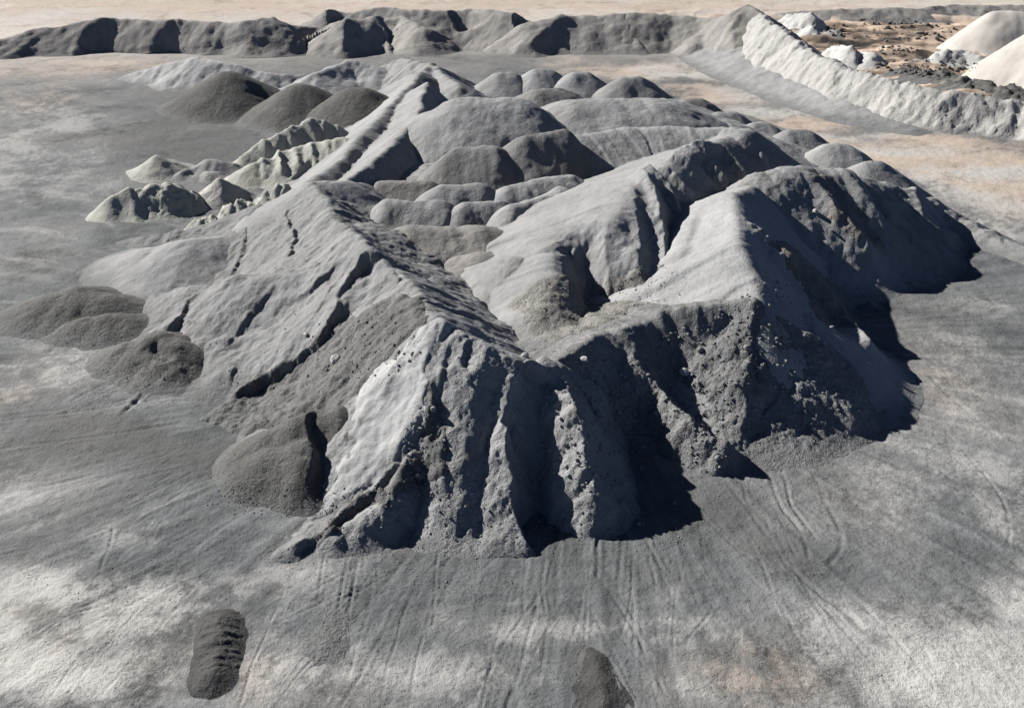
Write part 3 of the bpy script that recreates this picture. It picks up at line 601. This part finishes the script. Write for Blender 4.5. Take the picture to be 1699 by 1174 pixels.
# --- far right workings
H('sand_mound', 'large smooth pale mound, the rear one of two at the far right', 'mound', [R([(1652,18,6.4),(1740,18,6.6)], 1.1, 2.5)], M_peach, seed=761, rough=.2, rill=.3, rillw=2)
H('sand_mound', 'large smooth pale mound cut by the right edge of the view', 'mound', [R([(1728,45,8.2),(1800,52,8.4)], 1.1, 2.5)], M_peach, seed=766, rough=.2, rill=.3, rillw=2)
H('spoil_bank', 'low grey bank along the horizon edge of the brown ground', 'bank', [R([(1300,20,.9),(1400,14,1.8),(1520,12,2.0),(1600,6,2.0),(1720,8,2.0)], .4, .5)], M_bermg, seed=771, rough=.4, warp=1)
for i, (lab, pts, mm) in enumerate([
   ('white rubble heap with black shadow just past the pale peak', [(1310,22,2.6),(1345,22,3.2)], M_white),
   ('small pale rubble heap below the one past the pale peak', [(1338,42,1.6),(1350,46,1.8)], M_white),
   ('white-topped rubble heap behind the middle of the cream bank', [(1392,72,2.4),(1412,74,2.8)], M_white),
   ('smaller white-topped rubble heap beside the one behind the cream bank', [(1432,82,1.9),(1448,84,2.2)], M_white),
   ('bluish white flat rubble heap at the foot of the peach mounds', [(1568,82,2.2),(1600,78,2.4),(1625,92,1.6)], M_palestone),
   ('small cream heap in front of the bluish white one', [(1582,104,.9),(1592,104,.9)], M_cream),
   ('tiny pale heap between the brown ground and the peach mounds', [(1618,71,.9),(1630,72,.9)], M_cream),
   ('pair of tiny white lumps left of the bluish white heap', [(1505,96,.8),(1545,96,.9)], M_cream),
   ('pale lump at the right of the black shadow past the peak', [(1375,48,1.0),(1388,49,1.0)], M_cream)]):
    H('rubble_heap', lab, 'heap', [R(pts, .75, .3)], mm, seed=800 + i * 7, rough=.4, rill=.2, warp=.6, lump=.3)
H('rubble_bank', 'dark ploughed rubble strip behind the right end of the cream bank', 'bank', [R([(1510,112,.8),(1570,122,1.0),(1640,140,1.2),(1720,150,1.2)], .3, 1.0)], M_dark, seed=880, rough=.6, rill=.5, rillw=.8, lump=.4)

# ------------------------------------------------------------------ stones
bpy.context.view_layer.update()
dg = bpy.context.evaluated_depsgraph_get()
import bmesh
def stone_mesh(name, seed, mat):
    rng = np.random.default_rng(seed); bm = bmesh.new(); bmesh.ops.create_icosphere(bm, subdivisions=2, radius=.5)
    k = [(Vector(rng.normal(size=3)).normalized(), rng.uniform(.28, .45)) for _ in range(9)]
    sx = Vector((1, rng.uniform(.65, .9), rng.uniform(.55, .8)))
    for v in bm.verts:
        for n, d in k:
            e = v.co.dot(n) - d
            if e > 0: v.co -= n * e
        v.co = Vector((v.co.x * sx.x, v.co.y * sx.y, v.co.z * sx.z))
    me = bpy.data.meshes.new(name); bm.to_mesh(me); bm.free(); me.materials.append(mat); return me
SM = [stone_mesh('stone', 5 + i, M_stone) for i in range(4)]; SPALE = [stone_mesh('pale_stone', 50 + i, M_palestone) for i in range(2)]
def drop(x, y):
    ok, loc, nor, i, ob, m = scene.ray_cast(dg, Vector((x, y, 40)), Vector((0, 0, -1)))
    return loc, nor
def see(px, py):
    d = Vector(((px - 849.5) / FOC, CP - (py - 587) / FOC * SP, -SP - (py - 587) / FOC * CP))
    ok, loc, nor, i, ob, m = scene.ray_cast(dg, Vector((0, 0, CAM_H)), d); return loc, nor
stones = [(559,598,22,1,'pale squarish boulder alone on the dark gravel left of the ribbed horn'),
 (968,598,20,1,'pale rock just right of the V-shaped notch, high on the shadowed face'),
 (1138,618,20,1,'bright angular rock in the middle of the shadowed front face'),
 (1162,582,15,0,'rounded grey rock above the bright angular one'),
 (990,688,22,0,'large dull rock low in the shadow under the notch'),
 (1240,578,16,0,'rock beside a dark pocket below the right end of the front crest'),
 (775,632,12,0,'small dark rock in the hollow of the ribbed horn'),
 (718,680,16,0,'rock sunk in the dark band of the ribbed horn'),
 (870,592,18,1,'pale block on the lip of the ribbed horn by the notch'),
 (1006,600,10,0,'small rock right of the pale one near the notch'),
 (1378,545,12,0,'rock on the crest of the right horn spur'),
 (1190,760,15,0,'rock at the lowest tip of the rubble tongue'),
 (690,790,16,0,'dark rock at the bottom of the dark band on the ribbed horn'),
 (508,556,12,1,'small pale rock in the black gash of the rampart slope'),
 (1352,352,12,1,'white rock on the lighter rib of the big shadowed pile'),
 (1120,835,8,0,'small rock on the flat just below the front face'),
 (1060,870,9,0,'small rock on the flat in front of the stockpile foot'),
 (1010,880,8,0,'smallest rock on the flat below the shadow under the notch'),
 (1380,384,9,0,'lower white rock at the foot of the lighter rib')]
for i, (px, py, w, pale, lab) in enumerate(stones):
    loc, nor = see(px, py)
    me = (SPALE if pale else SM)[i % (2 if pale else 4)]
    o = bpy.data.objects.new('boulder', me); C.objects.link(o)
    s = w * (Vector((0, 0, CAM_H)) - loc).length / FOC
    o.scale = (s, s, s); o.location = loc + nor * s * .15; o.rotation_euler = (random.random() * .6, random.random() * .6, random.random() * 6)
    setp(o, lab, 'rock', 'boulders lying on the stockpile')

def rubble(name, label, areas, seed, mat):
    rng = np.random.default_rng(seed); V = []; F = []; n = 0
    ico = bmesh.new(); bmesh.ops.create_icosphere(ico, subdivisions=1, radius=.5)
    bv = np.array([v.co[:] for v in ico.verts]); bf = np.array([[v.index for v in f.verts] for f in ico.faces]); ico.free()
    for px, py, rx, ry, cnt, smin, smax in areas:
        for _ in range(cnt):
            r = math.sqrt(rng.random()) ; a = rng.random() * 6.283
            loc, nor = see(px + r * rx * math.cos(a), py + r * ry * math.sin(a))
            s = (smin + (smax - smin) * rng.random() ** 4) * .8
            v = bv * rng.uniform(.75, 1.2, (len(bv), 1)) * (s, s * rng.uniform(.6, 1), s * rng.uniform(.5, .9))
            t = rng.random() * 6.283; ct, st = math.cos(t), math.sin(t)
            v = v @ np.array([[ct, st, 0], [-st, ct, 0], [0, 0, 1]]).T
            V.append(v + np.array(loc) + np.array(nor) * s * .12); F.append(bf + n); n += len(bv)
    V = np.concatenate(V); F = np.concatenate(F); o0 = V.mean(0) * (1, 1, 0)
    me = bpy.data.meshes.new(name); me.from_pydata((V - o0).tolist(), [], F.tolist()); me.materials.append(mat)
    o = bpy.data.objects.new(name, me); C.objects.link(o); o.location = o0; setp(o, label, 'rubble', kind='stuff')
rubble('rubble', 'loose stones strewn over the front faces of the big stockpile', [
  (1200,600,130,90,700,.06,.35),(1000,700,110,110,700,.06,.4),(705,745,35,80,260,.05,.3),(740,840,120,60,260,.05,.25),(1340,640,90,70,260,.05,.25),(1130,720,90,80,350,.05,.3),
  (600,840,80,40,160,.05,.2),(800,610,60,60,120,.04,.18),(960,840,120,40,220,.04,.2),(1260,740,120,40,160,.04,.18),(1290,520,70,60,260,.06,.3)], 5, M_stone)
rubble('rubble', 'loose stones scattered on the dark gravel slope left of the ribbed horn', [
  (600,570,100,60,420,.05,.28),(480,640,110,25,160,.05,.2),(420,560,120,60,150,.04,.2),(560,480,80,60,80,.04,.16)], 6, M_stone)
rubble('loose_gravel', 'loose gravel spread over the flat around the foot of the stockpile', [
  (700,930,260,50,700,.03,.14),(1000,880,200,40,500,.03,.15),(1280,790,160,40,350,.03,.14),(1450,720,60,60,120,.03,.14),(430,880,90,60,250,.03,.12),
  (850,1080,800,110,2200,.025,.09),(240,960,240,60,500,.03,.1),(1400,950,280,90,500,.03,.1),(260,640,220,70,260,.04,.12)], 12, M_stone)
rubble('dark_gravel_fringe', 'dark loose gravel fringing the feet of the dark heaps', [(455,830,120,30,500,.03,.14),(365,790,40,50,160,.03,.12),(250,620,90,22,200,.04,.14),
  (130,560,110,16,160,.05,.14),(355,1085,70,80,260,.02,.08),(980,1130,60,50,180,.02,.08),(548,1045,50,60,120,.02,.06)], 13, M_dark)
rubble('debris', 'broken dark and brown debris strewn over the rummaged ground beyond the cream bank', [(1480,50,110,20,240,.3,1.5),(1540,112,90,14,160,.3,1.2),(1490,85,40,8,60,.3,1.2)], 17, M_brown)
rubble('rubble', 'coarse stones at the foot of the inner slopes', [(960,500,90,40,220,.06,.22),(1080,470,60,35,240,.06,.22)], 8, M_stone)
